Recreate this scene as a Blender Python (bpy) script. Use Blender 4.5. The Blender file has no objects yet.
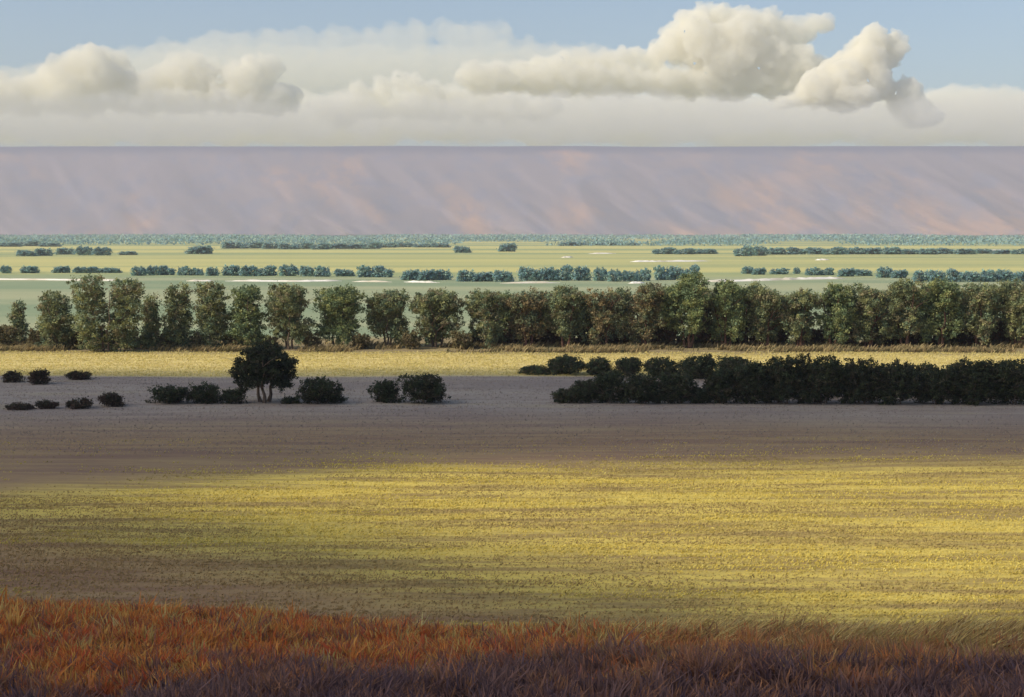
import bpy, math, random
import numpy as np
from mathutils import Vector, noise

SEED = 7
rng = np.random.default_rng(SEED)
random.seed(SEED)
sc = bpy.context.scene
COL = sc.collection

# ------------------------------------------------------------------ camera
F = 50.0 / 36.0 * 1024.0
PITCH = math.atan(115.5 / F)
CAMZ = 25.0
cam = bpy.data.cameras.new("camera")
cam.lens = 50; cam.sensor_width = 36; cam.clip_start = 0.5; cam.clip_end = 120000
co = bpy.data.objects.new("camera", cam); COL.objects.link(co)
co.location = (0, 0, CAMZ); co.rotation_euler = (math.pi / 2 - PITCH, 0, 0)
sc.camera = co

def ray(px, py):
    a = (px - 512) / F; b = (348.5 - py) / F
    cp, sp = math.cos(PITCH), math.sin(PITCH)
    return Vector((a, cp + b * sp, b * cp - sp))
def on_plain(px, py):
    r = ray(px, py); t = CAMZ / -r.z
    return r.x * t, r.y * t
def at_dist(px, py, D):
    r = ray(px, py); t = D / r.y
    return Vector((r.x * t, D, CAMZ + r.z * t))

# ------------------------------------------------------------------ light
SUN_EL = math.radians(38)
saz = Vector((-0.93, -0.37)).normalized()
TOSUN = Vector((saz.x * math.cos(SUN_EL), saz.y * math.cos(SUN_EL), math.sin(SUN_EL)))
sl = bpy.data.lights.new("sun", 'SUN'); sl.energy = 4.0; sl.angle = math.radians(0.53); sl.color = (1.0, 0.90, 0.74)
so = bpy.data.objects.new("sun", sl); COL.objects.link(so)
so.rotation_euler = (-TOSUN).to_track_quat('-Z', 'Y').to_euler(); so.location = (0, 0, 300)
w = bpy.data.worlds.new("World"); sc.world = w; w.use_nodes = True
nt = w.node_tree; bg = nt.nodes['Background']
sky = nt.nodes.new('ShaderNodeTexSky'); sky.sky_type = 'NISHITA'; sky.sun_disc = False
sky.sun_elevation = SUN_EL; sky.sun_rotation = math.atan2(saz.x, saz.y) % (2 * math.pi)
sky.air_density = 1.0; sky.dust_density = 1.8; sky.ozone_density = 1.5
nt.links.new(sky.outputs[0], bg.inputs[0]); bg.inputs[1].default_value = 0.15
sc.view_settings.view_transform = 'Standard'; sc.view_settings.look = 'None'
sc.view_settings.gamma = 1; sc.view_settings.exposure = 0.0; sc.view_settings.use_curve_mapping = False

cy = sc.cycles
cy.use_denoising = True
cy.max_bounces = 12; cy.diffuse_bounces = 3; cy.glossy_bounces = 2; cy.transmission_bounces = 3
cy.volume_bounces = 10; cy.transparent_max_bounces = 8

# ------------------------------------------------------------------ helpers
def tag(o, label=None, cat=None, group=None, kind=None):
    if label: o['label'] = label
    if cat: o['category'] = cat
    if group: o['group'] = group
    if kind: o['kind'] = kind
    return o

def mesh_np(name, V, Fq, mat, parent=None, colors=None, smooth=False):
    """V (n,3) float, Fq (m,k) int, one face size"""
    me = bpy.data.meshes.new(name)
    V = np.asarray(V, np.float32); Fq = np.asarray(Fq, np.int32)
    k = Fq.shape[1]
    me.vertices.add(len(V)); me.vertices.foreach_set('co', V.ravel())
    me.loops.add(Fq.size); me.loops.foreach_set('vertex_index', Fq.ravel())
    me.polygons.add(len(Fq)); me.polygons.foreach_set('loop_start', np.arange(0, Fq.size, k, dtype=np.int32))
    if smooth: me.polygons.foreach_set('use_smooth', np.ones(len(Fq), bool))
    me.update(calc_edges=True)
    if colors is not None:
        ca = me.color_attributes.new('tint', 'FLOAT_COLOR', 'POINT')
        c4 = np.ones((len(V), 4), np.float32); c4[:, :3] = colors
        ca.data.foreach_set('color', c4.ravel())
    me.materials.append(mat)
    o = bpy.data.objects.new(name, me); COL.objects.link(o)
    if parent: o.parent = parent
    return o

def lerp(a, b, t): return a + (b - a) * t
def sstep(a, b, x):
    t = np.clip((np.asarray(x, float) - a) / (b - a), 0, 1); return t * t * (3 - 2 * t)

# value noise in numpy
_perm = rng.random((256, 256))
def vn(x, y):
    x = np.asarray(x, float); y = np.asarray(y, float)
    xi = np.floor(x).astype(int); yi = np.floor(y).astype(int)
    fx = x - xi; fy = y - yi; fx = fx * fx * (3 - 2 * fx); fy = fy * fy * (3 - 2 * fy)
    g = lambda a, b: _perm[a & 255, b & 255]
    return lerp(lerp(g(xi, yi), g(xi + 1, yi), fx), lerp(g(xi, yi + 1), g(xi + 1, yi + 1), fx), fy)
def fbm(x, y, o=4):
    s = 0; a = 1; t = 0
    for i in range(o):
        s = s + a * vn(x * 2 ** i + 17.3 * i, y * 2 ** i + 5.1 * i); t += a; a *= 0.5
    return s / t

# ------------------------------------------------------------------ materials
class N:
    def __init__(s, name):
        s.m = bpy.data.materials.new(name); s.m.use_nodes = True
        s.t = s.m.node_tree; s.t.nodes.clear()
        s.out = s.t.nodes.new('ShaderNodeOutputMaterial')
    def n(s, typ, **kw):
        nd = s.t.nodes.new(typ)
        for k, v in kw.items(): setattr(nd, k, v)
        return nd
    def l(s, a, b): s.t.links.new(a, b)
    def math(s, op, a, b=None, c=None):
        nd = s.n('ShaderNodeMath', operation=op)
        for i, v in enumerate((a, b, c)):
            if v is None: continue
            if hasattr(v, 'links'): s.l(v, nd.inputs[i])
            else: nd.inputs[i].default_value = v
        return nd.outputs[0]
    def step(s, v, a, b):
        nd = s.n('ShaderNodeMapRange', interpolation_type='SMOOTHSTEP')
        s.l(v, nd.inputs[0]); nd.inputs[1].default_value = a; nd.inputs[2].default_value = b
        return nd.outputs[0]
    def mix(s, fac, a, b, blend='MIX'):
        nd = s.n('ShaderNodeMix', data_type='RGBA', blend_type=blend)
        for sock, v in ((nd.inputs[0], fac), (nd.inputs[6], a), (nd.inputs[7], b)):
            if hasattr(v, 'links'): s.l(v, sock)
            elif isinstance(v, tuple): sock.default_value = (*v, 1)
            else: sock.default_value = v
        return nd.outputs[2]
    def noise(s, vec, scale, detail=4, rough=0.55, sx=1, sy=1, sz=1):
        mp = s.n('ShaderNodeMapping'); s.l(vec, mp.inputs[0]); mp.inputs[3].default_value = (sx, sy, sz)
        nd = s.n('ShaderNodeTexNoise'); s.l(mp.outputs[0], nd.inputs[0])
        nd.inputs['Scale'].default_value = scale; nd.inputs['Detail'].default_value = detail; nd.inputs['Roughness'].default_value = rough
        return nd.outputs[0]
    def surf(s, col, rough=0.9, trans=0.0, normal=None):
        d = s.n('ShaderNodeBsdfPrincipled')
        if hasattr(col, 'links'): s.l(col, d.inputs['Base Color'])
        else: d.inputs['Base Color'].default_value = (*col, 1)
        d.inputs['Roughness'].default_value = rough
        d.inputs['Specular IOR Level'].default_value = 0.15
        if normal is not None: s.l(normal, d.inputs['Normal'])
        o = d.outputs[0]
        if trans:
            t = s.n('ShaderNodeBsdfTranslucent')
            if hasattr(col, 'links'): s.l(col, t.inputs[0])
            else: t.inputs[0].default_value = (*col, 1)
            mx = s.n('ShaderNodeMixShader'); mx.inputs[0].default_value = trans
            s.l(o, mx.inputs[1]); s.l(t.outputs[0], mx.inputs[2]); o = mx.outputs[0]
        s.l(o, s.out.inputs[0]); return s.m

def tint_material(name, trans=0.3, rough=0.85):
    g = N(name); a = g.n('ShaderNodeAttribute'); a.attribute_name = 'tint'
    return g.surf(a.outputs['Color'], rough, trans)
LEAF = tint_material('leaf', 0.3)
BLADE = tint_material('grass_blade', 0.35)

def bark(name, c1, c2):
    g = N(name); tc = g.n('ShaderNodeTexCoord')
    f = g.noise(tc.outputs['Object'], 3.0, 5, 0.6, 1, 1, 0.2)
    return g.surf(g.mix(g.step(f, 0.35, 0.65), c1, c2), 0.9)
BARK = bark('bark', (0.10, 0.07, 0.05), (0.20, 0.15, 0.11))
BARK_RED = bark('red_bark', (0.10, 0.05, 0.035), (0.17, 0.10, 0.07))

# ------------------------------------------------------------------ terrain
HY = [-200, -20, 0, 12, 26, 34, 46, 62, 80, 92, 110]
HZ = [27.0, 23.6, 22.4, 20.5, 17.8, 15.0, 9.6, 4.0, 1.0, 0.2, 0.0]
def height(x, y):
    x = np.asarray(x, float); y = np.asarray(y, float)
    yy = y - 0.012 * x + 0.7 * np.sin(x * 0.21 + 1.0) * sstep(60, 20, y)
    ys = yy
    h = (np.interp(ys - 2, HY, HZ) + np.interp(ys, HY, HZ) * 2 + np.interp(ys + 2, HY, HZ)) / 4
    near = sstep(110, 30, y)
    h = h + (fbm(x * 0.12, y * 0.12, 3) - 0.5) * 0.9 * near
    far = sstep(90, 160, y) * sstep(9000, 3000, y)
    h = h + (fbm(x * 0.012 + 9, y * 0.02 + 3, 3) - 0.5) * 1.0 * far
    return h
def gz(x, y): return float(height(x, y))

rows = np.concatenate([np.arange(-60, 8, 2.5), np.arange(8, 40, 0.4), np.arange(40, 110, 1.0),
                       110 * np.exp(np.linspace(0, math.log(60000 / 110), 260))])
NC = 220
uu = np.linspace(-1, 1, NC); uu = np.sign(uu) * np.abs(uu) ** 1.3
X = uu[None, :] * (90 + 1.0 * np.maximum(rows, 0))[:, None]
Y = np.repeat(rows[:, None], NC, 1)
Z = height(X, Y)
V = np.stack([X, Y, Z], -1).reshape(-1, 3)
ii = np.arange(len(rows) - 1)[:, None] * NC + np.arange(NC - 1)[None, :]
Q = np.stack([ii, ii + 1, ii + NC + 1, ii + NC], -1).reshape(-1, 4)

g = N('ground_fields')
geo = g.n('ShaderNodeNewGeometry'); P = geo.outputs['Position']
sep = g.n('ShaderNodeSeparateXYZ'); g.l(P, sep.inputs[0])
yv = sep.outputs[1]; xv = sep.outputs[0]
w1 = g.noise(P, 0.03, 5, 0.6, 0.4, 1, 1)
yw = g.math('ADD', yv, g.math('MULTIPLY', g.math('SUBTRACT', w1, 0.5), 22.0))
st1 = g.noise(P, 0.34, 6, 0.64, 0.11, 1.0, 1)      # stroke-like streaks
st2 = g.noise(P, 1.6, 5, 0.6, 0.35, 1.0, 1)
bigf = g.noise(P, 0.02, 4, 0.6, 0.35, 1, 1)
soil = g.mix(g.step(st2, 0.35, 0.65), (0.085, 0.05, 0.045), (0.17, 0.08, 0.05))
gold = g.mix(g.step(st1, 0.38, 0.58), (0.34, 0.24, 0.085), (0.64, 0.49, 0.11))
gold = g.mix(g.math('MULTIPLY', g.step(st2, 0.45, 0.75), 0.5), gold, (0.44, 0.36, 0.11))
shade_fallow = g.mix(g.step(st1, 0.35, 0.65), (0.31, 0.25, 0.20), (0.38, 0.32, 0.25))  # mauve-brown of the cloud-shadow band, shade put into the ground colour
shade_fallow = g.mix(g.math('MULTIPLY', g.step(bigf, 0.45, 0.62), 0.6), shade_fallow, (0.25, 0.20, 0.17))
shade_fallow = g.mix(g.math('MULTIPLY', g.step(g.noise(P, 0.12, 5, 0.6, 0.25, 1, 1), 0.56, 0.66), 0.5), shade_fallow, (0.40, 0.33, 0.20))
brown = g.mix(g.step(st1, 0.3, 0.7), (0.24, 0.15, 0.10), (0.36, 0.25, 0.12))  # near edge of the cloud shade, painted as brown ground
gold2 = g.mix(g.step(st1, 0.3, 0.7), (0.56, 0.43, 0.16), (0.74, 0.60, 0.25))
floor_ = g.mix(g.step(st1, 0.3, 0.7), (0.24, 0.18, 0.10), (0.34, 0.27, 0.13))
mead = g.mix(g.step(g.noise(P, 0.012, 5, 0.6, 0.2, 1, 1), 0.35, 0.65), (0.25, 0.31, 0.18), (0.39, 0.40, 0.23))
farp = g.mix(g.step(g.noise(P, 0.0022, 6, 0.6, 0.12, 1, 1), 0.42, 0.6), (0.56, 0.51, 0.20), (0.30, 0.35, 0.17))
c = g.mix(g.step(yv, 50, 80), soil, g.mix(g.step(st1, 0.3, 0.7), (0.30, 0.17, 0.09), (0.42, 0.27, 0.12)))
shade_to_gold = g.step(g.math('ADD', yw, g.math('MULTIPLY', xv, 0.65)), 80, 102)  # ground stays brown at lower left, painting the field shadow there
c = g.mix(shade_to_gold, c, gold)
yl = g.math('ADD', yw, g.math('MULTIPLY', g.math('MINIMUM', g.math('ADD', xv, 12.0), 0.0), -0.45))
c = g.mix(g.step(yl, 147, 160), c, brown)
c = g.mix(g.step(yw, 168, 205), c, shade_fallow)
yw2 = g.math('ADD', yv, g.math('MULTIPLY', g.math('SUBTRACT', w1, 0.5), 9.0))
c = g.mix(g.step(yw2, 246, 251), c, gold2)
c = g.mix(g.step(yw2, 287, 300), c, floor_)
c = g.mix(g.step(yw, 330, 350), c, mead)
yw3 = g.math('ADD', yv, g.math('MULTIPLY', g.math('SUBTRACT', g.noise(P, 0.004, 3, 0.5, 0.5, 1, 1), 0.5), 200.0))
c = g.mix(g.step(yw3, 760, 860), c, farp)
bmp = g.n('ShaderNodeBump'); g.l(st2, bmp.inputs['Height']); bmp.inputs['Strength'].default_value = 0.6; bmp.inputs['Distance'].default_value = 0.5
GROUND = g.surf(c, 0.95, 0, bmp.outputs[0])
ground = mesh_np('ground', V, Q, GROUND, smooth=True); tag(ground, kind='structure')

# ------------------------------------------------------------------ grass
def blades(name, x, y, h, wd, lean, leandir, col, col_tip, label, seg=2):
    n = len(x); z = height(x, y) - 0.02
    ang = rng.uniform(0, math.pi, n)
    # blades turn their flat side in every direction, but never edge-on groups
    wx = np.cos(ang) * wd * 0.5; wy = np.sin(ang) * wd * 0.5
    lx = np.cos(leandir) * lean; ly = np.sin(leandir) * lean
    def lvl(t, wf):
        cx = x + lx * t ** 1.8 * h; cyy = y + ly * t ** 1.8 * h; cz = z + h * t * np.sqrt(np.maximum(0.15, 1 - (lean * t) ** 2 * 0.35))
        return np.stack([cx - wx * wf, cyy - wy * wf, cz], -1), np.stack([cx + wx * wf, cyy + wy * wf, cz], -1)
    a0, b0 = lvl(0.0, 0.8); a1, b1 = lvl(0.55, 1.0); a2, b2 = lvl(1.0, 0.15)
    V = np.stack([a0, b0, a1, b1, a2, b2], 1).reshape(-1, 3)
    base = np.arange(n)[:, None] * 6
    Q = np.stack([base + np.array([0, 1, 3, 2]), base + np.array([2, 3, 5, 4])], 1).reshape(-1, 4)
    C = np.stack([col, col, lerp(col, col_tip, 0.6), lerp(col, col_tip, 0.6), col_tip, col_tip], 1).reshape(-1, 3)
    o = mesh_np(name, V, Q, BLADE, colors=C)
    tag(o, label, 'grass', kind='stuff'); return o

def pick(cols, wts, n):
    cols = np.array(cols, float); idx = rng.choice(len(cols), n, p=np.array(wts) / sum(wts)); return cols[idx]

# foreground rust grass (mauve is painted-in shade) on the brow of the hill, in clumps
def foreground():
    nc = 34000
    cyy = rng.uniform(7.5, 33, nc) ; cxx = rng.uniform(-1, 1, nc) * (0.42 * cyy + 3.5)
    keep = rng.random(nc) < (cyy / 33) ** 0.6; cxx = cxx[keep]; cyy = cyy[keep]; nc = len(cxx)
    k = 16
    x = np.repeat(cxx, k) + rng.normal(0, 0.09, nc * k); y = np.repeat(cyy, k) + rng.normal(0, 0.09, nc * k)
    n = len(x)
    zone = np.repeat(cyy + (fbm(cxx * 0.7, cyy * 0.6, 4) - 0.5) * 9 - 1.3 - 0.10 * cxx * 0 + rng.normal(0, 1.0, nc), k)   # metres
    right = np.repeat(sstep(-1.0, 6.0, cxx + (fbm(cxx * 0.4 + 4, cyy * 0.4) - 0.5) * 6), k)
    mauve = pick([(0.20, 0.115, 0.10), (0.25, 0.14, 0.11), (0.15, 0.095, 0.10), (0.30, 0.15, 0.09), (0.38, 0.18, 0.09)], [4, 3, 3, 2, 1], nc)  # purple shade of the near slope carried by the blade colour
    rust = pick([(0.66, 0.25, 0.06), (0.56, 0.15, 0.045), (0.66, 0.35, 0.09), (0.40, 0.17, 0.08), (0.26, 0.13, 0.09), (0.56, 0.40, 0.13), (0.64, 0.15, 0.06)], [4, 3, 2.5, 3, 2, 0.8, 1.2], nc)
    dull = pick([(0.34, 0.20, 0.10), (0.44, 0.26, 0.10), (0.50, 0.20, 0.08), (0.38, 0.28, 0.12)], [3, 3, 1, 2], nc)
    straw = pick([(0.60, 0.42, 0.14), (0.50, 0.34, 0.11), (0.34, 0.22, 0.09), (0.66, 0.48, 0.19)], [3, 3, 2, 2], nc)
    R = lambda a: np.repeat(a, k, 0)
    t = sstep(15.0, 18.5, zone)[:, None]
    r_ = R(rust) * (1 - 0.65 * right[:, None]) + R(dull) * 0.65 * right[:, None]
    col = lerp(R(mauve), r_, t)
    s = (sstep(20.5, 23.0, zone) * (0.05 + 0.75 * right))[:, None]
    s = (rng.random(nc) [:, None] < s.reshape(nc, k).mean(1)[:, None]).astype(float); s = R(s)
    col = lerp(col, R(straw), s)
    hgt = R(rng.uniform(0.16, 0.40, nc)) * rng.uniform(0.6, 1.15, n) * (0.85 + 0.25 * s[:, 0])
    hgt *= 0.45 + 1.1 * fbm(x * 0.9, y * 0.9, 3)
    tall = R(rng.random(nc) < 0.02); hgt = np.where(tall, hgt * 1.45, hgt)
    ld = R(rng.uniform(0, 2 * math.pi, nc)) + rng.normal(0, 0.7, n)
    mask = (s[:, 0] > 0.5) & (right > 0.3)
    ld = np.where(mask, rng.normal(0.0, 0.45, n), ld)
    lean = np.where(mask, rng.uniform(0.6, 1.3, n), np.abs(rng.normal(0.5, 0.35, n)))
    col = col * rng.uniform(0.75, 1.25, n)[:, None]
    root = col * 0.7 + np.array([0.02, 0.01, 0.01])  # roots darkened in colour to stand in for shade at the blade feet
    yfac = 0.7 + y / 40
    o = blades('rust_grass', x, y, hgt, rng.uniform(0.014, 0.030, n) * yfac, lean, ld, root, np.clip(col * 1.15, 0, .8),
           'tall rust grass with painted-in purple brown shade along the hill brow in the foreground')
foreground()

def field_tufts(name, y0, y1, dens, hr, wr, colf, label, k=4, mask=None, xo=0.40, extra=14):
    area = (y1 - y0) * (xo * (y0 + y1) + 2 * extra)
    nc = int(area * dens)
    cyy = rng.uniform(y0, y1, nc); cxx = rng.uniform(-1, 1, nc) * (xo * y1 + extra)
    kp = np.abs(cxx) < xo * cyy + extra; cxx = cxx[kp]; cyy = cyy[kp]
    if mask is not None:
        kp = rng.random(len(cxx)) < mask(cxx, cyy); cxx = cxx[kp]; cyy = cyy[kp]
    nc = len(cxx)
    # tufts drawn out into short windrows along x
    x = np.repeat(cxx, k) + rng.normal(0, 0.8, nc * k); y = np.repeat(cyy, k) + rng.normal(0, 0.10, nc * k); n = len(x)
    col = np.repeat(colf(cxx, cyy), k, 0) * rng.uniform(0.85, 1.15, n)[:, None]
    h = np.repeat(rng.uniform(*hr, nc), k) * rng.uniform(0.7, 1.2, n)
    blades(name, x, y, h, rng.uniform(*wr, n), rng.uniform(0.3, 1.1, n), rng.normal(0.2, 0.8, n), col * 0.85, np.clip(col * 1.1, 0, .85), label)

def gold_col(x, y):
    n = len(x)
    base = pick([(0.66, 0.52, 0.11), (0.54, 0.42, 0.10), (0.72, 0.60, 0.16), (0.40, 0.32, 0.10)], [4, 3, 2, 1.4], n)
    br = pick([(0.36, 0.26, 0.12), (0.42, 0.32, 0.13)], [1, 1], n); br = lerp(br, np.array([0.34, 0.21, 0.11]), (sstep(108, 86, y + 0.65 * x) * 0.8)[:, None])
    f = fbm(x * 0.045 + 3, y * 0.30, 4)
    left = sstep(110, 88, y + 0.65 * x)  # browner tufts at lower left, field shadow put into their colour
    return lerp(base, br, (sstep(0.50, 0.62, f + left * 0.22))[:, None] * 0.85)
field_tufts('gold_grass', 66, 172, 10.0, (0.06, 0.20), (0.06, 0.14), gold_col, 'golden stubble grass covering the wide sunlit field', k=4,
            mask=lambda x, y: (0.5 + 0.5 * sstep(0.36, 0.55, fbm(x * 0.05, y * 0.34, 3))) * (0.04 + 0.96 * sstep(163, 148, y - 0.5 * np.minimum(x + 12, 0) + (fbm(x * 0.05, y * 0.1) - 0.5) * 26)))
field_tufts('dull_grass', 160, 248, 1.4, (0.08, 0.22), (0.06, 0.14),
            lambda x, y: pick([(0.36, 0.29, 0.23), (0.30, 0.24, 0.20), (0.42, 0.35, 0.24)], [2, 2, 1], len(x)),  # dull tones follow the shade-tinted ground beneath
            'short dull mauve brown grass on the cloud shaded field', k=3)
field_tufts('pale_grass', 249, 300, 2.2, (0.12, 0.34), (0.10, 0.2),
            lambda x, y: pick([(0.68, 0.57, 0.20), (0.58, 0.48, 0.17), (0.74, 0.64, 0.28)], [2, 2, 1], len(x)),
            'bright yellow grass strip in front of the tree belt', k=3)
field_tufts('dry_scrub', 298, 322, 2.2, (0.4, 1.5), (0.15, 0.35),
            lambda x, y: pick([(0.36, 0.27, 0.13), (0.26, 0.2, 0.10), (0.18, 0.16, 0.08), (0.45, 0.36, 0.17)], [2, 2, 2, 1], len(x)),
            'dry olive scrub and weeds under the tree belt', k=4, mask=lambda x, y: sstep(0.42, 0.58, fbm(x * 0.1, y * 0.2)))

# ------------------------------------------------------------------ trees
def leaf_cards(centers, size, cols, up=0.0):
    n = len(centers)
    d = rng.normal(size=(n, 3)); d[:, 2] += up; d /= np.linalg.norm(d, axis=1)[:, None]
    e = rng.normal(size=(n, 3)); e -= (e * d).sum(1)[:, None] * d; e /= np.linalg.norm(e, axis=1)[:, None]
    s = size * rng.uniform(0.6, 1.3, n)[:, None]
    f = np.cross(d, e)
    a = e * s * 0.5; b = f * s * rng.uniform(0.35, 0.6, n)[:, None]
    V = np.stack([centers - a, centers - b * 0.9 , centers + a, centers + b], 1).reshape(-1, 3)
    Q = np.arange(4 * n).reshape(-1, 4)
    return V, Q, np.repeat(cols, 4, 0)

def crown_points(lobes, n, clumpsize, nclump):
    """leaves gather in clumps spread through and over the lobes"""
    L = np.array(lobes, float)                           # cx cy cz rx ry rz
    vol = L[:, 3] * L[:, 4] * L[:, 5]; vol = vol ** 0.7
    idx = rng.choice(len(L), nclump, p=vol / vol.sum())
    d = rng.normal(size=(nclump, 3)); d /= np.linalg.norm(d, axis=1)[:, None]
    r = rng.uniform(0.1, 1.0, nclump) ** 0.40
    cc = L[idx, :3] + d * L[idx, 3:6] * r[:, None]
    ci = rng.integers(0, nclump, n)
    p = cc[ci] + rng.normal(size=(n, 3)) * clumpsize * rng.uniform(0.5, 1.2, nclump)[ci][:, None] * np.array([1, 1, 0.8])
    return p, ci

def tube_mesh(paths, sides=6):
    Vs = []; Qs = []; off = 0
    for pts, rad in paths:
        m = len(pts)
        for i, (p, r) in enumerate(zip(pts, rad)):
            p = Vector(p)
            t = (Vector(pts[min(i + 1, m - 1)]) - Vector(pts[max(i - 1, 0)])).normalized()
            a = t.cross(Vector((0.3, 1, 0.1))).normalized(); b = t.cross(a)
            for k in range(sides):
                q = 2 * math.pi * k / sides
                Vs.append(tuple(p + (a * math.cos(q) + b * math.sin(q)) * r))
        for i in range(m - 1):
            for k in range(sides):
                k2 = (k + 1) % sides
                Qs.append((off + i * sides + k, off + i * sides + k2, off + (i + 1) * sides + k2, off + (i + 1) * sides + k))
        off += m * sides
    return Vs, Qs

def limbs(H, W, nst, r0, split=0.25, reach=0.8, spread=1.0):
    paths = []
    for s in range(nst):
        a = 2 * math.pi * (s + random.random() * 0.6) / nst
        off = 0 if nst == 1 else W * 0.12 * spread
        p0 = Vector((math.cos(a) * off * 0.5, math.sin(a) * off * 0.5, -0.3)); pts = [p0]; rad = [r0 * 1.35]
        dx, dy = math.cos(a) * W * 0.25 * spread, math.sin(a) * W * 0.25 * spread
        if nst == 1: dx *= 0.2; dy *= 0.2
        m = 6
        for i in range(1, m + 1):
            t = i / m
            pts.append(Vector((p0.x + dx * t ** 1.3 + random.uniform(-1, 1) * 0.03 * W, p0.y + dy * t ** 1.3 + random.uniform(-1, 1) * 0.03 * W, H * reach * t)))
            rad.append(r0 * (1 - 0.8 * t))
        paths.append((pts, rad))
        for j in range(5):
            i = random.randint(2, m - 1); q = pts[i]; b = random.uniform(0, 2 * math.pi)
            e = q + Vector((math.cos(b) * W * 0.36, math.sin(b) * W * 0.36, H * random.uniform(0.10, 0.22)))
            mid = q.lerp(e, 0.5) + Vector((0, 0, H * 0.015))
            paths.append(([q, mid, e], [rad[i] * 0.6, rad[i] * 0.4, rad[i] * 0.12]))
    return paths

def plant(name, cat, label, group, loc, lobes, nleaf, leaf, palette, clump, nclump, H, W, stems=1, r0=0.25, barkm=None, reach=0.7,
          tone=1.0, rot=None, crownname='crown', trunkname='trunk', spread=1.0, topcol=None):
    root = bpy.data.objects.new(name, None); COL.objects.link(root)
    root.location = loc; root.empty_display_size = 1
    tag(root, label, cat, group)
    p, ci = crown_points(lobes, nleaf, clump, nclump)
    p[:, 2] = np.maximum(p[:, 2], 0.05)
    pal = np.array(palette, float)
    cl = pal[rng.integers(0, len(pal), nclump)] * rng.uniform(0.7, 1.3, nclump)[:, None]
    cols = cl[ci] * rng.uniform(0.8, 1.25, nleaf)[:, None] * tone
    V, Q, C = leaf_cards(p, leaf, cols, 0.5)
    mesh_np(crownname, V, Q, LEAF, root, C)
    V, Q = tube_mesh(limbs(H, W, stems, r0, reach=reach, spread=spread))
    mesh_np(trunkname, V, Q, barkm or BARK, root, smooth=True)
    return root

OLIVE = [(0.249, 0.272, 0.127), (0.205, 0.239, 0.127), (0.322, 0.329, 0.143), (0.175, 0.23, 0.134), (0.278, 0.246, 0.134)]
GREEN = [(0.189, 0.245, 0.116), (0.248, 0.291, 0.122), (0.16, 0.214, 0.116), (0.306, 0.321, 0.13)]
RUSTY = [(0.252, 0.242, 0.116), (0.2, 0.212, 0.116), (0.266, 0.212, 0.116), (0.319, 0.242, 0.116), (0.174, 0.212, 0.123)]
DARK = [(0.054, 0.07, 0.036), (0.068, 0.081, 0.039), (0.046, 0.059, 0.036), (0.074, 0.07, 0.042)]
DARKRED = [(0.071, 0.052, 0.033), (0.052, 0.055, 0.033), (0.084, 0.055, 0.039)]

def belt_tree(px, ptop, wpx, pbase, label, pal, shape='column', red=False, fill=1.0):
    x, y = on_plain(px, pbase); s = y / F
    H = (pbase - ptop) * s * 1.0; W = wpx * s
    lobes = []
    m = max(4, int(H / 2.0))
    if shape == 'double':
        for sx in (-0.24, 0.26):
            for i in range(m):
                t = (i + 0.6) / m
                lobes.append((sx * W * (0.8 + 0.4 * t), random.uniform(-.1, .1) * W, H * (0.05 + 0.86 * t * (1.0 if sx < 0 else 0.93)),
                              W * 0.28, W * 0.28, H / m * 0.78))
    elif shape == 'column':
        for i in range(m):
            t = (i + 0.55) / m
            r = W * 0.5 * (0.98 + 0.14 * math.sin(t * 5 + random.uniform(-1, 1)))
            lobes.append((random.uniform(-.08, .08) * W, random.uniform(-.08, .08) * W, H * (0.05 + 0.86 * t), r * 0.92, r * 0.85, H / m * 0.8))
    else:  # 'spread'
        for i in range(3): lobes.append((0, 0, H * (0.3 + 0.17 * i), W * 0.27, W * 0.25, H * 0.2))
        for i in range(10):
            a = random.uniform(0, 6.28); rr = W * random.uniform(0.08, 0.30)
            lobes.append((math.cos(a) * rr, math.sin(a) * rr, H * random.uniform(0.60, 0.86), W * 0.26, W * 0.24, H * 0.13))
        for i in range(13):
            a = random.uniform(0, 6.28); rr = W * random.uniform(0.16, 0.40)
            lobes.append((math.cos(a) * rr, math.sin(a) * rr, H * random.uniform(0.20, 0.66), W * 0.13, W * 0.13, H * random.uniform(0.15, 0.26)))
    n = int(15000 * fill * max(0.35, min(1.8, H * W / 100)))
    return plant('tree', 'tree', label, 'trees of the long belt across the valley', (x, y, gz(x, y)), lobes, n, 0.36, pal, 0.42, int(n / 40), H, W,
                 stems=3 if shape != 'column' else 2, r0=0.24 if not red else 0.3, barkm=BARK_RED if red else BARK, reach=0.78)

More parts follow.
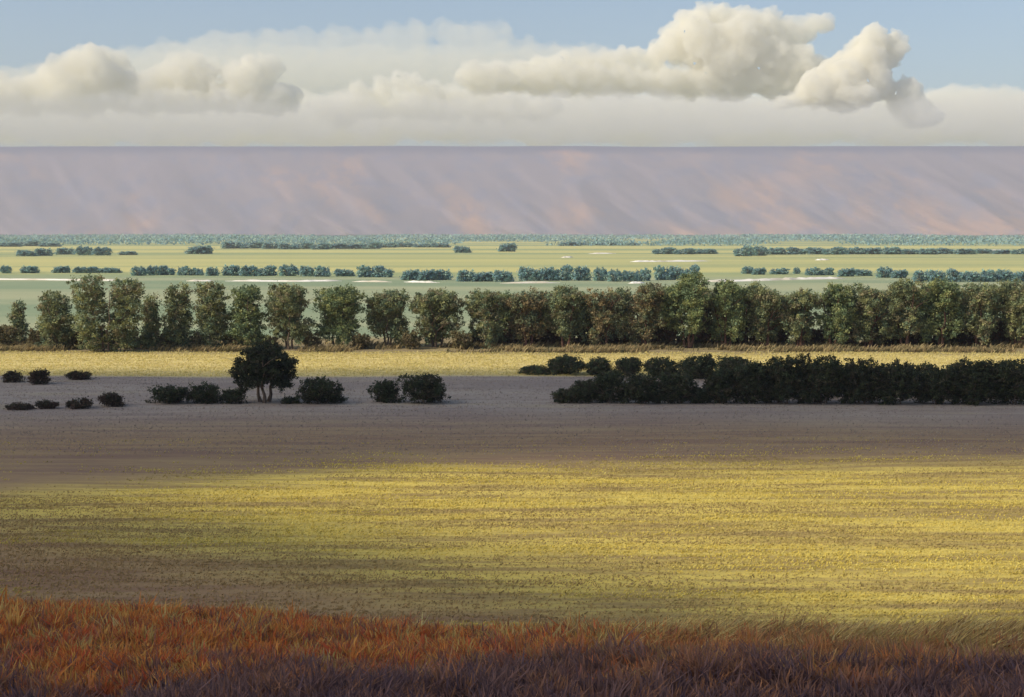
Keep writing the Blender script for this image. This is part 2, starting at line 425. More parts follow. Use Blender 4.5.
belt = [
 (20, 301, 15, 347, 'slim small olive tree at the far left end of the belt', OLIVE, 'column', 0),
 (57, 291, 35, 350, 'square-topped olive tree between the slim one and the big twin-crowned one', OLIVE, 'column', 0),
 (108, 272, 64, 352, 'big twin-crowned olive tree, tallest and broadest at the left of the belt', OLIVE, 'double', 0),
 (151, 293, 20, 349, 'low narrow tree just right of the big twin-crowned tree', OLIVE, 'column', 0),
 (179, 282, 30, 349, 'upright narrow belt tree, second to the right of the twin-crowned tree', OLIVE, 'column', 0),
 (213, 280, 36, 349, 'full olive column tree standing left of and behind the round dark tree', OLIVE, 'column', 0),
 (249, 283, 38, 349, 'belt tree rising directly behind the round dark tree', GREEN, 'column', 0),
 (289, 282, 54, 349, 'rounded belt tree just right of and behind the round dark tree', OLIVE, 'spread', 0),
 (338, 285, 62, 348, 'broad green belt tree with open legs, behind the lone dark bush', GREEN, 'spread', 0),
 (387, 281, 54, 347, 'domed belt tree behind the left bush of the dark pair', OLIVE, 'spread', 0),
 (437, 287, 62, 347, 'wide flat-topped belt tree behind the right bush of the dark pair', OLIVE, 'spread', 0),
 (487, 288, 50, 347, 'belt tree at the left start of the closed dense canopy', OLIVE, 'spread', 0),
 (527, 286, 46, 347, 'brownish belt tree above the pointed left tip of the dark thicket', RUSTY, 'spread', 1),
 (566, 284, 44, 347, 'brownish belt tree with a split trunk above the lone round bush of the back row', OLIVE, 'spread', 1),
 (604, 284, 44, 347, 'olive belt tree just right of the split-trunk tree', RUSTY, 'spread', 1),
 (646, 279, 44, 347, 'dusky belt tree left of the tall bright-topped tree', RUSTY, 'spread', 1),
 (688, 267, 54, 347, 'tall belt tree whose top reaches the distant green tree row', GREEN, 'spread', 1),
 (726, 277, 48, 347, 'yellow-green belt tree right of the tallest one in the dense half', GREEN, 'spread', 1),
 (764, 281, 44, 347, 'belt tree with dark bare stems, left of the little gap of pale meadow', OLIVE, 'spread', 1),
 (800, 282, 44, 347, 'belt tree with open top at the left of the pale meadow gap', OLIVE, 'spread', 1),
 (834, 280, 44, 347, 'rounded belt tree at the right of the pale meadow gap', GREEN, 'spread', 1),
 (868, 281, 44, 347, 'belt tree over the dark red trunks, fifth in from the right frame edge', OLIVE, 'spread', 1),
 (905, 277, 46, 347, 'tall full belt tree, fourth in from the right frame edge', OLIVE, 'spread', 1),
 (942, 276, 46, 347, 'green belt tree, third in from the right frame edge', GREEN, 'spread', 1),
 (980, 278, 46, 347, 'red-trunked belt tree, second in from the right frame edge', OLIVE, 'spread', 1),
 (1018, 278, 46, 347, 'belt tree cut by the right frame edge', OLIVE, 'spread', 1),
 (1060, 278, 46, 347, 'belt tree just beyond the right frame edge', OLIVE, 'spread', 1),
]
for (px, pt, wp, pb, lab, pal, shp, red) in belt:
    if px > 1050: continue
    belt_tree(px, pt, wp, pb, lab, pal, shp, red)
# second row, a little behind, fills the right half of the belt
back = [(508, 292), (547, 289), (585, 291), (625, 288), (667, 282), (707, 283), (745, 289), (783, 292), (851, 290), (887, 286), (924, 284), (961, 284), (1000, 285)]
for i, (px, pt) in enumerate(back):
    belt_tree(px, pt, 44, 343.5, 'rear tree of the dense right half, filling a gap between two front belt trees', OLIVE if i % 2 else GREEN, 'spread', 1, 0.8)
# low undergrowth bushes at the feet of the left belt trees
def bush(px, ptop, wpx, pbase, label, pal, group, name='bush', tone=1.0, leaf=0.24, n=4400, stems=5, flat=0.6):
    x, y = on_plain(px, pbase); s = y / F
    H = (pbase - ptop) * s; W = wpx * s
    W *= 1.12; H *= 1.1; lobes = [(0, 0, H * 0.45, W * 0.40, W * 0.34, H * 0.42)] * 3
    for i in range(11):
        a = random.uniform(0, 6.28); rr = W * random.uniform(0.15, 0.33)
        zz = H * random.uniform(0.22, 0.74)
        lobes.append((math.cos(a) * rr, math.sin(a) * rr * 0.8, zz, W * 0.17, W * 0.15, H * 0.2))
    for i in range(4):
        lobes.append((W * random.uniform(-.38, .38), random.uniform(-.2, .2) * W, H * 0.16, W * 0.16, W * 0.14, H * 0.16))
    nn = int(n * 2.2 * max(0.22, min(2.4, H * W / 30)))
    return plant(name, 'bush', label, group, (x, y, gz(x, y)), lobes, nn, leaf, pal, 0.24, max(12, int(nn / 26)), H, W, stems=stems, r0=0.07, reach=0.5,
                 tone=tone, crownname='foliage', trunkname='stems', spread=1.2)

for px, pt, wp in ((6, 325, 26), (38, 325, 20), (80, 326, 26), (134, 330, 24), (165, 334, 20), (197, 333, 18), (232, 334, 20), (268, 335, 24), (311, 330, 22), (361, 332, 22), (411, 330, 22), (462, 330, 22)):
    bush(px, pt, wp, 349, 'yellowish low bush filling a foot gap between trees of the left belt', [(0.20, 0.17, 0.08), (0.14, 0.13, 0.06), (0.26, 0.21, 0.11)], 'low bushes between the feet of the left belt trees', leaf=0.32, n=1800)

for i, px in enumerate(range(482, 1030, 23)):
    bush(px + random.uniform(-5, 5), random.uniform(318, 332), 32, 345, 'dusky shrub in the undergrowth below the dense right half of the belt', [(0.12, 0.065, 0.04), (0.10, 0.085, 0.045), (0.15, 0.085, 0.05), (0.09, 0.09, 0.05)], 'undergrowth shrubs below the dense belt', leaf=0.34, n=1500)

# round dark tree
def round_tree():
    x, y = on_plain(265, 402); s = y / F; H = 63 * s; W = 72 * s
    lobes = []
    for (lx, lz, r) in ((0, .80, .22), (-.16, .76, .18), (.16, .77, .18), (-.30, .60, .17), (.31, .62, .17), (-.36, .48, .13), (.36, .46, .13), (0, .62, .24), (-.18, .52, .16),
                        (.16, .50, .17), (.27, .36, .12), (-.31, .36, .09), (.02, .48, .14), (-.26, .28, .11), (.27, .29, .11), (0, .38, .13), (-.14, .36, .12), (.15, .34, .11)):
        for k in (-0.2, 0.2):
            lobes.append((lx * W, k * W * (1 if abs(lx) < .3 else .5) + random.uniform(-.05, .05) * W, lz * H, r * W * 0.82, r * W * 0.8, r * H * 0.72))
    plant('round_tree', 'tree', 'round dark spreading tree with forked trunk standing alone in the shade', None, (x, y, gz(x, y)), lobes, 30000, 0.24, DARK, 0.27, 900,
          H, W, stems=3, r0=0.30, reach=0.72, tone=0.9, spread=1.15)
round_tree()

L1 = 'dark bushes scattered over the shaded field'
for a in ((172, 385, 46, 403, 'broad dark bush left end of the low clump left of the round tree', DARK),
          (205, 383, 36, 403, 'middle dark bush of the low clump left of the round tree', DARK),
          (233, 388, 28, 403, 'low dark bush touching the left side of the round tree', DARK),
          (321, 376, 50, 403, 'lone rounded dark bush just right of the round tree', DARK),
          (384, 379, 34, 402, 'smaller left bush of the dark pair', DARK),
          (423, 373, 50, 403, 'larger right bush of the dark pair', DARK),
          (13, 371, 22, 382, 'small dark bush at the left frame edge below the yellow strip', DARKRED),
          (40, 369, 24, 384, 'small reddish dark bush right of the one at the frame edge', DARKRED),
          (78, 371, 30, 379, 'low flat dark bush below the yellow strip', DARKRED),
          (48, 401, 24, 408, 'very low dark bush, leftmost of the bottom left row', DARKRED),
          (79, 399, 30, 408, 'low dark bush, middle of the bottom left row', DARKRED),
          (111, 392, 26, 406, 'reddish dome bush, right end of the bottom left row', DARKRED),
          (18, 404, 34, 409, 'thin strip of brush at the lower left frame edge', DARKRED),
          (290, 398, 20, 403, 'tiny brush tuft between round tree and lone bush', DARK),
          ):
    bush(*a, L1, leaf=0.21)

L2 = 'back row bushes of the dark thicket'
for a in ((536, 366, 38, 374, 'low flat tip bush at the left end of the thicket back row', DARK),
          (567, 355, 44, 374, 'first tall round bush of the thicket back row', DARK),
          (600, 357, 28, 375, 'small round bush, second of the thicket back row', DARK),
          (628, 356, 32, 376, 'third round bush of the thicket back row', DARK),
          (662, 356, 38, 377, 'broad bush in the middle of the thicket back row', DARK),
          (697, 354, 44, 378, 'tall bush of the back row right before it merges with the front', DARK),
          (732, 355, 38, 380, 'last visible bush of the thicket back row, above the pale gap', DARK)):
    bush(*a, L2, tone=1.35)
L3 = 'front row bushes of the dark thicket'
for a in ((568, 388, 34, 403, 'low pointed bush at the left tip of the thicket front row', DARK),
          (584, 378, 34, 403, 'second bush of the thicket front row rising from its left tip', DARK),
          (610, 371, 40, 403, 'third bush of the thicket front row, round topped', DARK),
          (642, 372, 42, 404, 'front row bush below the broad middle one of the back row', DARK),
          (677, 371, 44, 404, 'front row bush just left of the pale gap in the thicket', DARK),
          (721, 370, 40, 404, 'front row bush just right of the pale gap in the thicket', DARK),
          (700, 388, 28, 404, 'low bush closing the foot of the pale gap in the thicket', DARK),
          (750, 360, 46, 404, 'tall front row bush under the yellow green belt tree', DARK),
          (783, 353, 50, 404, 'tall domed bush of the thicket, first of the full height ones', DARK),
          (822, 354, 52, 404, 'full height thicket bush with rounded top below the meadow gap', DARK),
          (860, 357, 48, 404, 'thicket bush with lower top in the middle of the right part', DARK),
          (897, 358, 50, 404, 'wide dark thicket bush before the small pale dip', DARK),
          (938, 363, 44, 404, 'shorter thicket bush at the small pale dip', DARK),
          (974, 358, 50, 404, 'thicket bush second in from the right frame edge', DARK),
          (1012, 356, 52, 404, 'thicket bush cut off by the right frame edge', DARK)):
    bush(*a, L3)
for px in (560, 700, 765, 803, 842, 880, 918, 957, 993, 1030):
    bush(px + 0, 362 if px > 740 else 378, 44, 396 if px > 740 else 398, 'bush wedged between two front thicket bushes, seen only as dark fill', DARK, 'inner bushes of the dark thicket', tone=1.1, n=2200) if px > 740 else None

# ------------------------------------------------------------------ distant trees
HAZE_TEAL = [(0.235, 0.38, 0.381), (0.278, 0.441, 0.381), (0.204, 0.33, 0.356), (0.341, 0.441, 0.356)]  # teal of the distance haze painted into the leaf colour
protos = []
def far_proto(kind):
    H, W = 8.0, 12.0
    lobes = []
    for i in range(9):
        u = -0.36 + 0.72 * i / 8; hh = H * random.uniform(.62, 1.0) * (1 - 3.2 * abs(u) ** 2.6)
        lobes.append((u * W, random.uniform(-.12, .12) * W, hh * .42, W * .14, W * .2, hh * .5))
    for i in range(7):
        u = random.uniform(-.36, .36)
        lobes.append((u * W, random.uniform(-.15, .15) * W, H * random.uniform(.55, .8), W * .1, W * .12, H * .16))
    return plant('distant_tree', 'tree', 'x', None, (0, 0, 0), lobes, 3200, 0.8, HAZE_TEAL, 0.5, 190, H, W, stems=2, r0=0.3, reach=0.7)
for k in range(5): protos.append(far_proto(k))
used = [False] * 5
def far_tree(px, ptop, wpx, pbase, label, group):
    k = random.randrange(5)
    x, y = on_plain(px, pbase); s = y / F
    H = (pbase - ptop) * s; W = wpx * s
    if not used[k]: o = protos[k]; used[k] = True
    else:
        o = protos[k].copy(); COL.objects.link(o)
        for ch in protos[k].children:
            c = ch.copy(); COL.objects.link(c); c.parent = o
    o.location = (x, y, gz(x, y) - 0.1); o.scale = (W / 12 * 1.05, W / 12 * 1.05, H / 8 * 1.05); o.rotation_euler = (0, 0, random.uniform(-.25, .25) + random.choice((0, math.pi)))
    o['label'] = label; o['category'] = 'tree'; o['group'] = group
def far_row(x0, x1, ptop, pbase, label, group, w0=16):
    n = max(1, round((x1 - x0) / w0)); ww = (x1 - x0) / n
    for i in range(n):
        far_tree(x0 + ww * (i + .5) + random.uniform(-1, 1), ptop + random.uniform(-.8, 1.6), ww * (1.12 if n > 1 else 1.05), pbase + random.uniform(-.4, .4), label, group)
GA = 'blue green trees in the row along the pale road'
for s_ in ((131, 174, 265.5, 275.5, 'small blue-green tree in the leftmost clump along the pale road'),
           (178, 203, 266, 276, 'small blue-green tree in the second clump from the left along the pale road'),
           (206, 219, 267, 276, 'single small tree between the second and third clumps along the pale road'),
           (224, 275, 263.5, 276, 'blue-green tree in the clump above the gap left of the round dark tree'),
           (279, 299, 265, 276, 'blue-green tree in the short clump above the rounded belt tree'),
           (301, 329, 264, 276.5, 'blue-green tree in the domed clump above the broad green belt tree'),
           (334, 353, 266.5, 276.5, 'blue-green tree in the smallest clump left of the longer domed clump'),
           (358, 392, 265, 277, 'blue-green tree in the domed clump above the domed belt tree'),
           (402, 452, 267, 280, 'blue-green tree in the clump above the wide flat-topped belt tree'),
           (458, 511, 268, 281, 'blue-green tree in the clump that dips behind the closed canopy'),
           (520, 590, 264, 280, 'blue-green tree in the tall clump left of centre of the dense half'),
           (594, 650, 267, 281, 'blue-green tree in the long low clump left of the tall belt tree'),
           (655, 698, 264, 280, 'blue-green tree in the high clump behind the tall belt tree')):
    far_row(s_[0], s_[1], s_[2], s_[3], s_[4], GA)
GB = 'blue green trees in the right hand row beyond the belt'
for s_ in ((741, 766, 266, 274, 'pale blue-green tree in the first short clump right of the tall belt tree'),
           (771, 790, 266, 274, 'pale blue-green tree in the second short clump right of the tall belt tree'),
           (794, 801, 266, 274, 'single pale tree between two short clumps'),
           (806, 832, 266, 275, 'pale blue-green tree in the clump over the meadow gap'),
           (838, 872, 267, 276, 'blue-green tree in the clump right of the meadow gap'),
           (876, 908, 267, 278, 'blue-green tree in the loose clump left of the closed right row'),
           (912, 1030, 268, 282, 'blue-green tree in the closed row running to the right frame edge')):
    far_row(s_[0], s_[1], s_[2], s_[3], s_[4], GB)
GC = 'small faded trees dotted over the far plain'
for s_ in ((0, 12, 264, 273, 'faint blue tree at the left frame edge on the far plain'),
           (20, 38, 265, 273, 'faint blue tree second in from the left edge on the far plain'),
           (54, 70, 265, 273, 'faint blue tree above the left belt trees'),
           (74, 120, 267, 273, 'very low faded tree in the thin line above the twin-crowned tree'),
           (18, 52, 248, 256, 'blue smudge tree in the far left cluster'),
           (58, 110, 246, 255, 'blue smudge tree in the larger far left cluster'),
           (118, 136, 250, 255, 'small blue smudge tree beside the far left cluster'),
           (188, 212, 244, 254, 'lone blue clump tree left of centre on the far plain'),
           (455, 471, 245, 253, 'lone blue tree near the middle of the far plain'),
           (500, 517, 242, 252, 'lone upright blue tree right of the middle of the far plain'),
           (222, 262, 241, 248.5, 'hazy blue tree in the band left of centre below the mesa'),
           (262, 380, 241.5, 249, 'hazy blue tree in the long band above the domed clumps'),
           (380, 448, 242, 247.5, 'hazy blue tree at the thin right end of the long band'),
           (0, 60, 240.5, 246.5, 'hazy blue tree below the mesa at the left frame edge'),
           (560, 640, 241, 245.5, 'hazy blue tree just below the mesa right of the middle'),
           (654, 716, 247, 254, 'flat blue green tree in the low grove right of the middle'),
           (735, 768, 246, 256, 'blue-green tree in the grove at the left of the long right wood'),
           (768, 900, 246, 254.5, 'blue-green tree in the long low wood on the right of the plain'),
           (900, 1030, 248, 254, 'faded tree in the thin right end of the long wood')):
    far_row(s_[0], s_[1], s_[2], s_[3], s_[4], GC, 18)

def far_wood():
    Vs = []; Qs = []; Cs = []; off = 0
    n = 44000
    py = rng.uniform(237.2, 246, n * 2)
    D = CAMZ * F / (py - 233.0)
    x = rng.uniform(-1, 1, n * 2) * (0.42 * D + 150)
    f = fbm(x / D * 14 + 3, py * 0.9, 3)
    thr = lerp(0.40, 0.60, sstep(239, 247, py))
    kp = f > thr; D = D[kp][:n]; x = x[kp][:n]; f = f[kp][:n]; py = py[kp][:n]; thr = thr[kp][:n]
    n = len(D)
    hh = (4 + 34 * np.clip(f - thr, 0, 0.3) / 0.3 * 0.35 + 5 * fbm(x * 0.02, D * 0.02, 2))
    z = rng.random(n) ** 0.6 * hh
    pal = np.array(HAZE_TEAL)[rng.integers(0, 4, n)] * rng.uniform(0.8, 1.2, n)[:, None]
    c = np.stack([x + rng.normal(0, 4, n), D, z], -1)
    V, Q, C = leaf_cards(c, 1.0, pal, 0)
    V = V.reshape(-1, 4, 3); cc = c[:, None, :]
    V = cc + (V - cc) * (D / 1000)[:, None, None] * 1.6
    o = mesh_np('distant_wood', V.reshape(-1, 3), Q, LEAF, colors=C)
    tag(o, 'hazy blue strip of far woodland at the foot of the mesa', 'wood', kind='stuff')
far_wood()

# ------------------------------------------------------------------ pale tracks on the plain (raised, 1 m banks)
g = N('pale_gravel'); tc = g.n('ShaderNodeNewGeometry')
PALE = g.surf(g.mix(g.step(g.noise(tc.outputs['Position'], 0.05, 4), 0.35, 0.6), (0.62, 0.55, 0.42), (0.85, 0.80, 0.70)), 0.8)
def road(name, pts, wid, hgt, breaks=0.0):
    P = []
    for i in range(len(pts) - 1):
        a, b = pts[i], pts[i + 1]
        for k in range(12):
            t = k / 12; P.append(on_plain(lerp(a[0], b[0], t), lerp(a[1], b[1], t)))
    P.append(on_plain(*pts[-1]))
    V = []; Q = []
    for i, (x, y) in enumerate(P):
        wv = wid * (0.7 + 0.6 * random.random()); hv = hgt * (0.75 + 0.5 * random.random())
        e = min(1, i / 3, (len(P) - 1 - i) / 3); wv *= max(0.1, e); z = gz(x, y)
        for dy, dz in ((-wv, -0.5), (-wv * .55, hv * max(.15, e)), (wv * .55, hv * max(.15, e)), (wv, -0.5)):
            V.append((x, y + dy, z + dz))
    for i in range(len(P) - 1):
        for k in range(3): Q.append((4 * i + k, 4 * i + 4 + k, 4 * i + 5 + k, 4 * i + 1 + k))
    o = mesh_np(name, V, [q[::-1] for q in Q], PALE); tag(o, kind='structure')
for pts, wd in (([(-60, 279.4), (60, 280.3), (128, 280.7)], 1.6), ([(186, 281), (215, 281.2)], 3.6), ([(225, 281.1), (300, 281.6), (342, 281.2)], 3.8), ([(352, 281.8), (392, 282.2)], 1.8),
                ([(404, 282.2), (440, 282.8)], 3.0), ([(500, 283.2), (560, 282.9)], 2.2), ([(628, 283.6), (646, 283.3)], 3.4)):
    road('road', pts, wd, 0.7)
road('road', [(700, 282), (760, 281), (800, 280), (846, 279)], 5, 0.9)
for pts in ([(588, 253.6), (616, 253.4)], [(561, 257.5), (574, 257.3)], [(630, 262), (660, 261.8), (712, 261.2)], [(893, 250.3), (914, 250.4)],
            [(976, 250.5), (1010, 249.8)], [(752, 254.6), (772, 254.2)], [(815, 260), (830, 259.8)]):
    road('path', pts, 9, 1.0)

# ------------------------------------------------------------------ mesa
def mesa():
    D0, D1, HT = 11300.0, 12700.0, at_dist(512, 146, 12700).z
    nu, nv = 900, 110
    xs = np.linspace(-15000, 15000, nu)
    t = np.linspace(0, 1, nv)                                   # 0 base, 1 crest
    Xg, T = np.meshgrid(xs, t)
    sk = Xg - 900 * (1 - T)
    def ridged(a, b): return 1 - np.abs(2 * fbm(a, b, 3) - 1) * 1.0
    r1 = np.abs(2 * fbm(sk / 900, T * 0.9 + 4, 2) - 1)
    r2 = np.abs(2 * fbm(sk / 330 + 7, T * 1.4 + 2, 3) - 1)
    r3 = fbm(sk / 120, T * 4, 3)
    env = (1 - T) ** 0.7 * T ** 0.15
    Yg = lerp(D0, D1, T) + env * (r1 * 620 + r2 * 150 + (r3 - .5) * 160) - 500 * env
    prof = 0.25 * T + 0.75 * T ** 1.25
    Zg = prof * HT + (r3 - 0.5) * 26 * (1 - T) * T * 4 + (fbm(Xg / 1500, T * 0 + 9, 2) - 0.5) * 22 * T
    Zg[0] = -20
    # plateau
    Yp = np.stack([np.full(nu, D1 + d) for d in (200, 1500, 6000)]); Zp = np.stack([Zg[-1], Zg[-1] + 0, Zg[-1] - 10])
    X = np.concatenate([Xg, np.stack([xs] * 3)]); Y = np.concatenate([Yg, Yp]); Z = np.concatenate([Zg, Zp]); nr = nv + 3
    V = np.stack([X, Y, Z], -1).reshape(-1, 3)
    ii = np.arange(nr - 1)[:, None] * nu + np.arange(nu - 1)[None, :]
    Q = np.stack([ii, ii + 1, ii + nu + 1, ii + nu], -1).reshape(-1, 4)
    g = N('mesa_rock'); ge = g.n('ShaderNodeNewGeometry'); P = ge.outputs['Position']
    mp = g.n('ShaderNodeMapping'); g.l(P, mp.inputs[0]); mp.inputs[2].default_value = (0, math.radians(-38), 0)
    s0 = g.n('ShaderNodeSeparateXYZ'); g.l(P, s0.inputs[0]); sx_ = s0.outputs[0]
    a = g.noise(mp.outputs[0], 0.0010, 4, 0.5, 1, 0.6, 2.2)
    b = g.noise(P, 0.0045, 5, 0.6, 1, 0.6, 1.0)
    c = g.mix(g.step(g.math('ADD', a, g.math('MULTIPLY', sx_, 0.000012)), 0.50, 0.72), (0.245, 0.195, 0.22), (0.48, 0.28, 0.195))  # peach streaks paint the sunlit spur faces into the rock colour
    c = g.mix(g.math('MULTIPLY', g.step(b, 0.45, 0.65), 0.6), c, (0.17, 0.17, 0.25))  # bluish tone of the gullies painted in as their shade
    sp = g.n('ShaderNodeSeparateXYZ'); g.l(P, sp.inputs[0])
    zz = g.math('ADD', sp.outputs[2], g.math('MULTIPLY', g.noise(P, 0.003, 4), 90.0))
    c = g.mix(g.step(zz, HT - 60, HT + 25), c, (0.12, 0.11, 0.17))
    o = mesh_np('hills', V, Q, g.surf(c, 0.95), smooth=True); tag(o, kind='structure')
    return HT
HT = mesa()

# ------------------------------------------------------------------ haze
def volmat(name, color, dens, aniso=0.0):
    g = N(name); v = g.n('ShaderNodeVolumePrincipled')
    v.inputs['Color'].default_value = (*color, 1); v.inputs['Density'].default_value = dens; v.inputs['Anisotropy'].default_value = aniso
    g.l(v.outputs[0], g.out.inputs[1]); return g.m
def box(name, lo, hi, mat):
    V = [(x, y, z) for x in (lo[0], hi[0]) for y in (lo[1], hi[1]) for z in (lo[2], hi[2])]
    Q = [(0, 1, 3, 2), (4, 6, 7, 5), (0, 4, 5, 1), (2, 3, 7, 6), (0, 2, 6, 4), (1, 5, 7, 3)]
    return mesh_np(name, V, Q, mat)
HAZE_TOP = HT + 40
haze = box('haze', (-65000, -6000, -25), (65000, 61000, HAZE_TOP), volmat('haze_air', (0.60, 0.61, 0.72), 7.4e-5, 0.0))
tag(haze, 'thin lilac haze over the whole plain', 'haze', kind='stuff')

# ------------------------------------------------------------------ clouds
def cloud(blobs, D, label, dens, voxel=38, depth=1.0, disp=(420, 160, 70), col=(1.0, 0.98, 0.89), amp=(180, 130, 42)):
    """blobs in (px, py, r px) are turned into round puffs of real size around distance D"""
    Vs = []; Fs = []; off = 0
    import bmesh
    bm = bmesh.new(); bmesh.ops.create_icosphere(bm, subdivisions=3, radius=1)
    sv = np.array([v.co[:] for v in bm.verts]); sf = np.array([[v.index for v in f.verts] for f in bm.faces]); bm.free()
    s = D / F
    for (px, py, r, *rest) in blobs:
        ry = rest[0] if rest else r
        p = at_dist(px, py, D)
        for k in range(3):
            q = np.array(p) + np.array([0, (k - 1) * 0.9 * r * s * depth, 0])
            Vs.append(sv * np.array([r * s, r * s * depth, ry * s]) + q); Fs.append(sf + off); off += len(sv)
    o = mesh_np('cloud', np.concatenate(Vs), np.concatenate(Fs), volmat('cloud_vapour', col, dens, -0.25))
    md = o.modifiers.new('r', 'REMESH'); md.mode = 'VOXEL'; md.voxel_size = voxel
    for sz, am in zip(disp, amp):
        tx = bpy.data.textures.new('puff', 'CLOUDS'); tx.noise_scale = sz; tx.noise_depth = 3
        m2 = o.modifiers.new('d', 'DISPLACE'); m2.texture = tx; m2.strength = am * 2; m2.mid_level = 0.5; m2.texture_coords = 'GLOBAL'
    dg = bpy.context.evaluated_depsgraph_get(); me = bpy.data.meshes.new_from_object(o.evaluated_get(dg))
    o.modifiers.clear(); o.data = me
    tag(o, label, 'cloud')
    return o
def along(pts, r, step=14, jitter=4):
    out = []
    for (a, b) in zip(pts[:-1], pts[1:]):
        d = math.hypot(b[0] - a[0], b[1] - a[1]); n = max(1, int(d / step))
        for i in range(n):
            t = i / n; rr = r * random.uniform(0.75, 1.15)
            out.append((lerp(a[0], b[0], t) + random.uniform(-jitter, jitter), lerp(a[1], b[1], t) + rr + random.uniform(-jitter, jitter) * .4, rr))
    return out

# left cumulus
b = along([(-20, 88), (25, 72), (60, 62), (95, 46), (120, 58), (138, 80), (160, 66), (190, 54), (212, 66), (250, 56), (286, 58)], 13) + \
    [(x, 98, 20, 12) for x in range(-30, 290, 18)] + [(80, 80, 26), (105, 74, 24), (190, 80, 18), (250, 80, 22)]
cloud(b, 21000, 'cream cumulus with three humps at the left above the mesa', 0.0055)
b = along([(340, 100), (362, 86), (400, 70), (430, 80), (470, 88), (520, 86)], 12) + [(x, 108, 18, 10) for x in range(330, 560, 18)]
cloud(b, 22500, 'low rounded cumulus left of centre', 0.0042)
b = along([(470, 74), (520, 58), (580, 52), (640, 46), (672, 40)], 12) + along([(676, 24), (700, 8), (740, 7), (768, 18)], 16) + along([(770, 24), (800, 18), (832, 14)], 9, 7, 2) + [(785, 40, 16), (800, 34, 10)] + \
    [(x, 78 + (x - 480) * 0.02, 20, 13) for x in range(480, 800, 18)] + [(700, 42, 26), (735, 42, 28), (765, 52, 24), (795, 62, 20), (720, 60, 26), (815, 70, 16), (780, 70, 20), (760, 30, 18), (756, 66, 18), (748, 60, 18), (768, 68, 16)]
cloud(b, 20500, 'long bright cumulus rising to a tall tower right of centre', 0.0055)
b = along([(800, 92), (830, 62), (862, 40), (880, 24)], 9, 9, 3) + [(893, 40, 10), (885, 55, 14), (868, 62, 18), (850, 78, 16), (870, 84, 18), (830, 92, 12, 9), (800, 99, 12, 6), (885, 90, 10), (905, 106, 10, 6), (922, 115, 16, 10), (905, 92, 14), (912, 108, 16, 11), (850, 98, 26, 10), (788, 102, 12, 6), (905, 100, 14, 10), (932, 121, 7, 4), (840, 80, 22), (820, 88, 20), (872, 44, 16), (895, 48, 12)]
cloud(b, 19500, 'bright wedge shaped cloud with ragged right edge at the right', 0.009, amp=(100, 90, 36))
# pale bank behind
b = along([(-40, 84), (40, 76), (100, 62), (150, 44), (220, 31), (290, 29), (370, 27), (440, 20), (500, 24), (550, 42), (610, 62)], 13, 18) + [(x, 74 + max(0, 150 - x) * 0.13, 32, 26 - max(0, 150 - x) * 0.05) for x in range(-30, 600, 28)]
cloud(b, 29000, 'wide pale grey green cloud bank behind the cumulus', 0.0007, voxel=90)
# low bank
b = [(x, 118 + random.uniform(-5, 5), 34, 26) for x in range(-60, 1090, 24)] + along([(890, 104), (950, 86), (1000, 95), (1060, 86)], 14)
cloud(b, 26000, 'long low cloud bank resting on the mesa line', 0.0016, voxel=90)

b = [(x, 118 + random.uniform(-4, 3), 28, 20 + 4 * math.sin(x * 0.013)) for x in range(-60, 1090, 20)]
cloud(b, 17500, 'thin pale veil of cloud under the cumulus row', 0.0006, voxel=80)

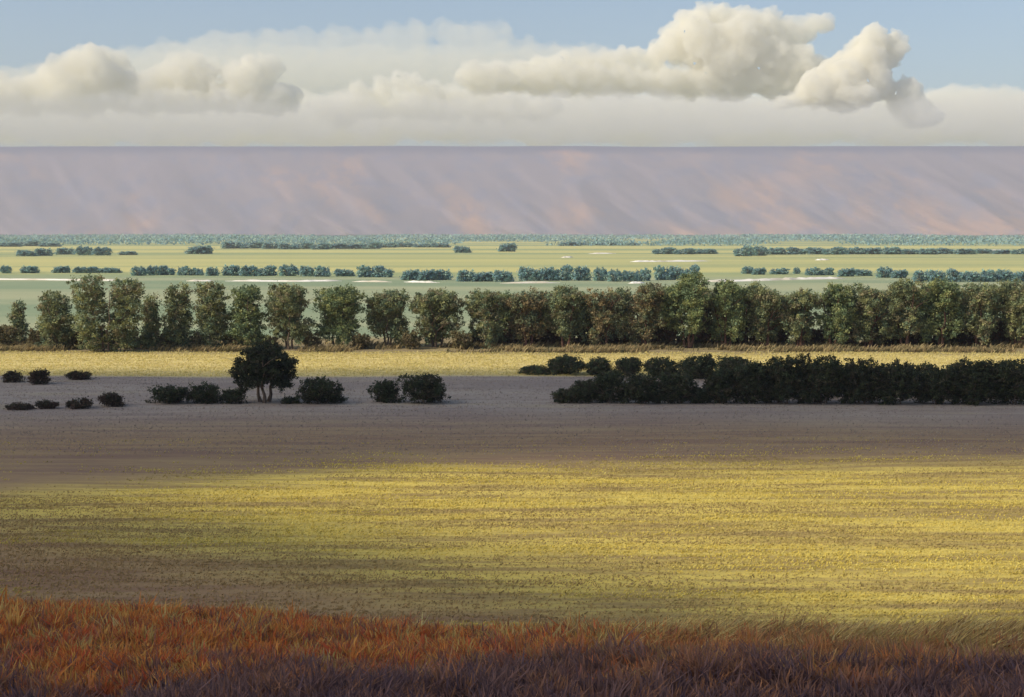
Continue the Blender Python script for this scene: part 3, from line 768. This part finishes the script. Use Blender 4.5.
# ---- clouds over and behind the viewer, whose shadows lie on the fields
CH = HAZE_TOP + 130
def overhead(name, maskf, x0, x1, y0, y1, dens, thick, label, res=4.0):
    """maskf(x,y) 0..1 where the shadow falls on the ground; the cloud hangs along the sun's rays at height CH"""
    nx = int((x1 - x0) / res); ny = int((y1 - y0) / res)
    xs = np.linspace(x0, x1, nx); ys = np.linspace(y0, y1, ny)
    X, Y = np.meshgrid(xs, ys)
    m = maskf(X, Y) ; th = thick * m ** 0.8
    ox, oy = saz.x * CH / math.tan(SUN_EL), saz.y * CH / math.tan(SUN_EL)
    puff = 0.75 + 0.5 * fbm(X / 14, Y / 14, 3)
    top = CH + th * 0.62 * puff; bot = CH - th * 0.38 * puff
    keep = m > 0.004
    cells = keep[:-1, :-1] | keep[1:, :-1] | keep[:-1, 1:] | keep[1:, 1:]
    top = np.where(keep, top, CH + .02); bot = np.where(keep, bot, CH - .02)
    idx = np.arange(nx * ny).reshape(ny, nx); nb = nx * ny
    r, c = np.nonzero(cells)
    a, b_, c_, d = idx[r, c], idx[r, c + 1], idx[r + 1, c + 1], idx[r + 1, c]
    Q = [np.stack([a, b_, c_, d], -1), np.stack([d, c_, b_, a], -1) + nb]
    cp = np.pad(cells, 1)
    def side(sel, p, q):
        rr, cc = np.nonzero(sel)
        u = p(rr, cc); v = q(rr, cc); Q.append(np.stack([v, u, u + nb, v + nb], -1))
    side(cells & ~cp[:-2, 1:-1], lambda r, c: idx[r, c], lambda r, c: idx[r, c + 1])
    side(cells & ~cp[2:, 1:-1], lambda r, c: idx[r + 1, c + 1], lambda r, c: idx[r + 1, c])
    side(cells & ~cp[1:-1, :-2], lambda r, c: idx[r + 1, c], lambda r, c: idx[r, c])
    side(cells & ~cp[1:-1, 2:], lambda r, c: idx[r, c + 1], lambda r, c: idx[r + 1, c + 1])
    V = np.concatenate([np.stack([X + ox, Y + oy, top], -1).reshape(-1, 3), np.stack([X + ox, Y + oy, bot], -1).reshape(-1, 3)])
    o = mesh_np(name, V, np.concatenate(Q), volmat('cloud_vapour', (0.97, 0.97, 0.96), dens, 0.0))
    tag(o, kind='structure')
    return o
def m_mid(X, Y):
    wob = (fbm(X / 60, Y / 40, 4) - 0.5)
    lo = 163 + wob * 22 - sstep(5, -48, X) * 30          # near edge creeps closer on the left
    hi = 255 + (fbm(X / 40 + 5, Y * 0 + 2, 3) - 0.5) * 5
    hi = hi - sstep(-60, -110, X) * 4
    return sstep(lo - 12, lo + 14, Y) * sstep(hi + 8, hi - 8, Y) * sstep(-330, -240, X) * sstep(330, 240, X)
overhead('cloud', m_mid, -340, 340, 90, 270, 0.054, 26, '')
def m_near(X, Y):
    wob = (fbm(X / 22 + 3, Y / 12 + 8, 4) - 0.5)
    edge = 86 + wob * 26 + sstep(16, -34, X) * 39
    return sstep(edge + 9, edge - 9, Y) * sstep(-100, -50, Y) * sstep(-150, -100, X) * sstep(150, 100, X)
overhead('cloud', m_near, -160, 160, -110, 160, 0.085, 24, '', res=3.0)
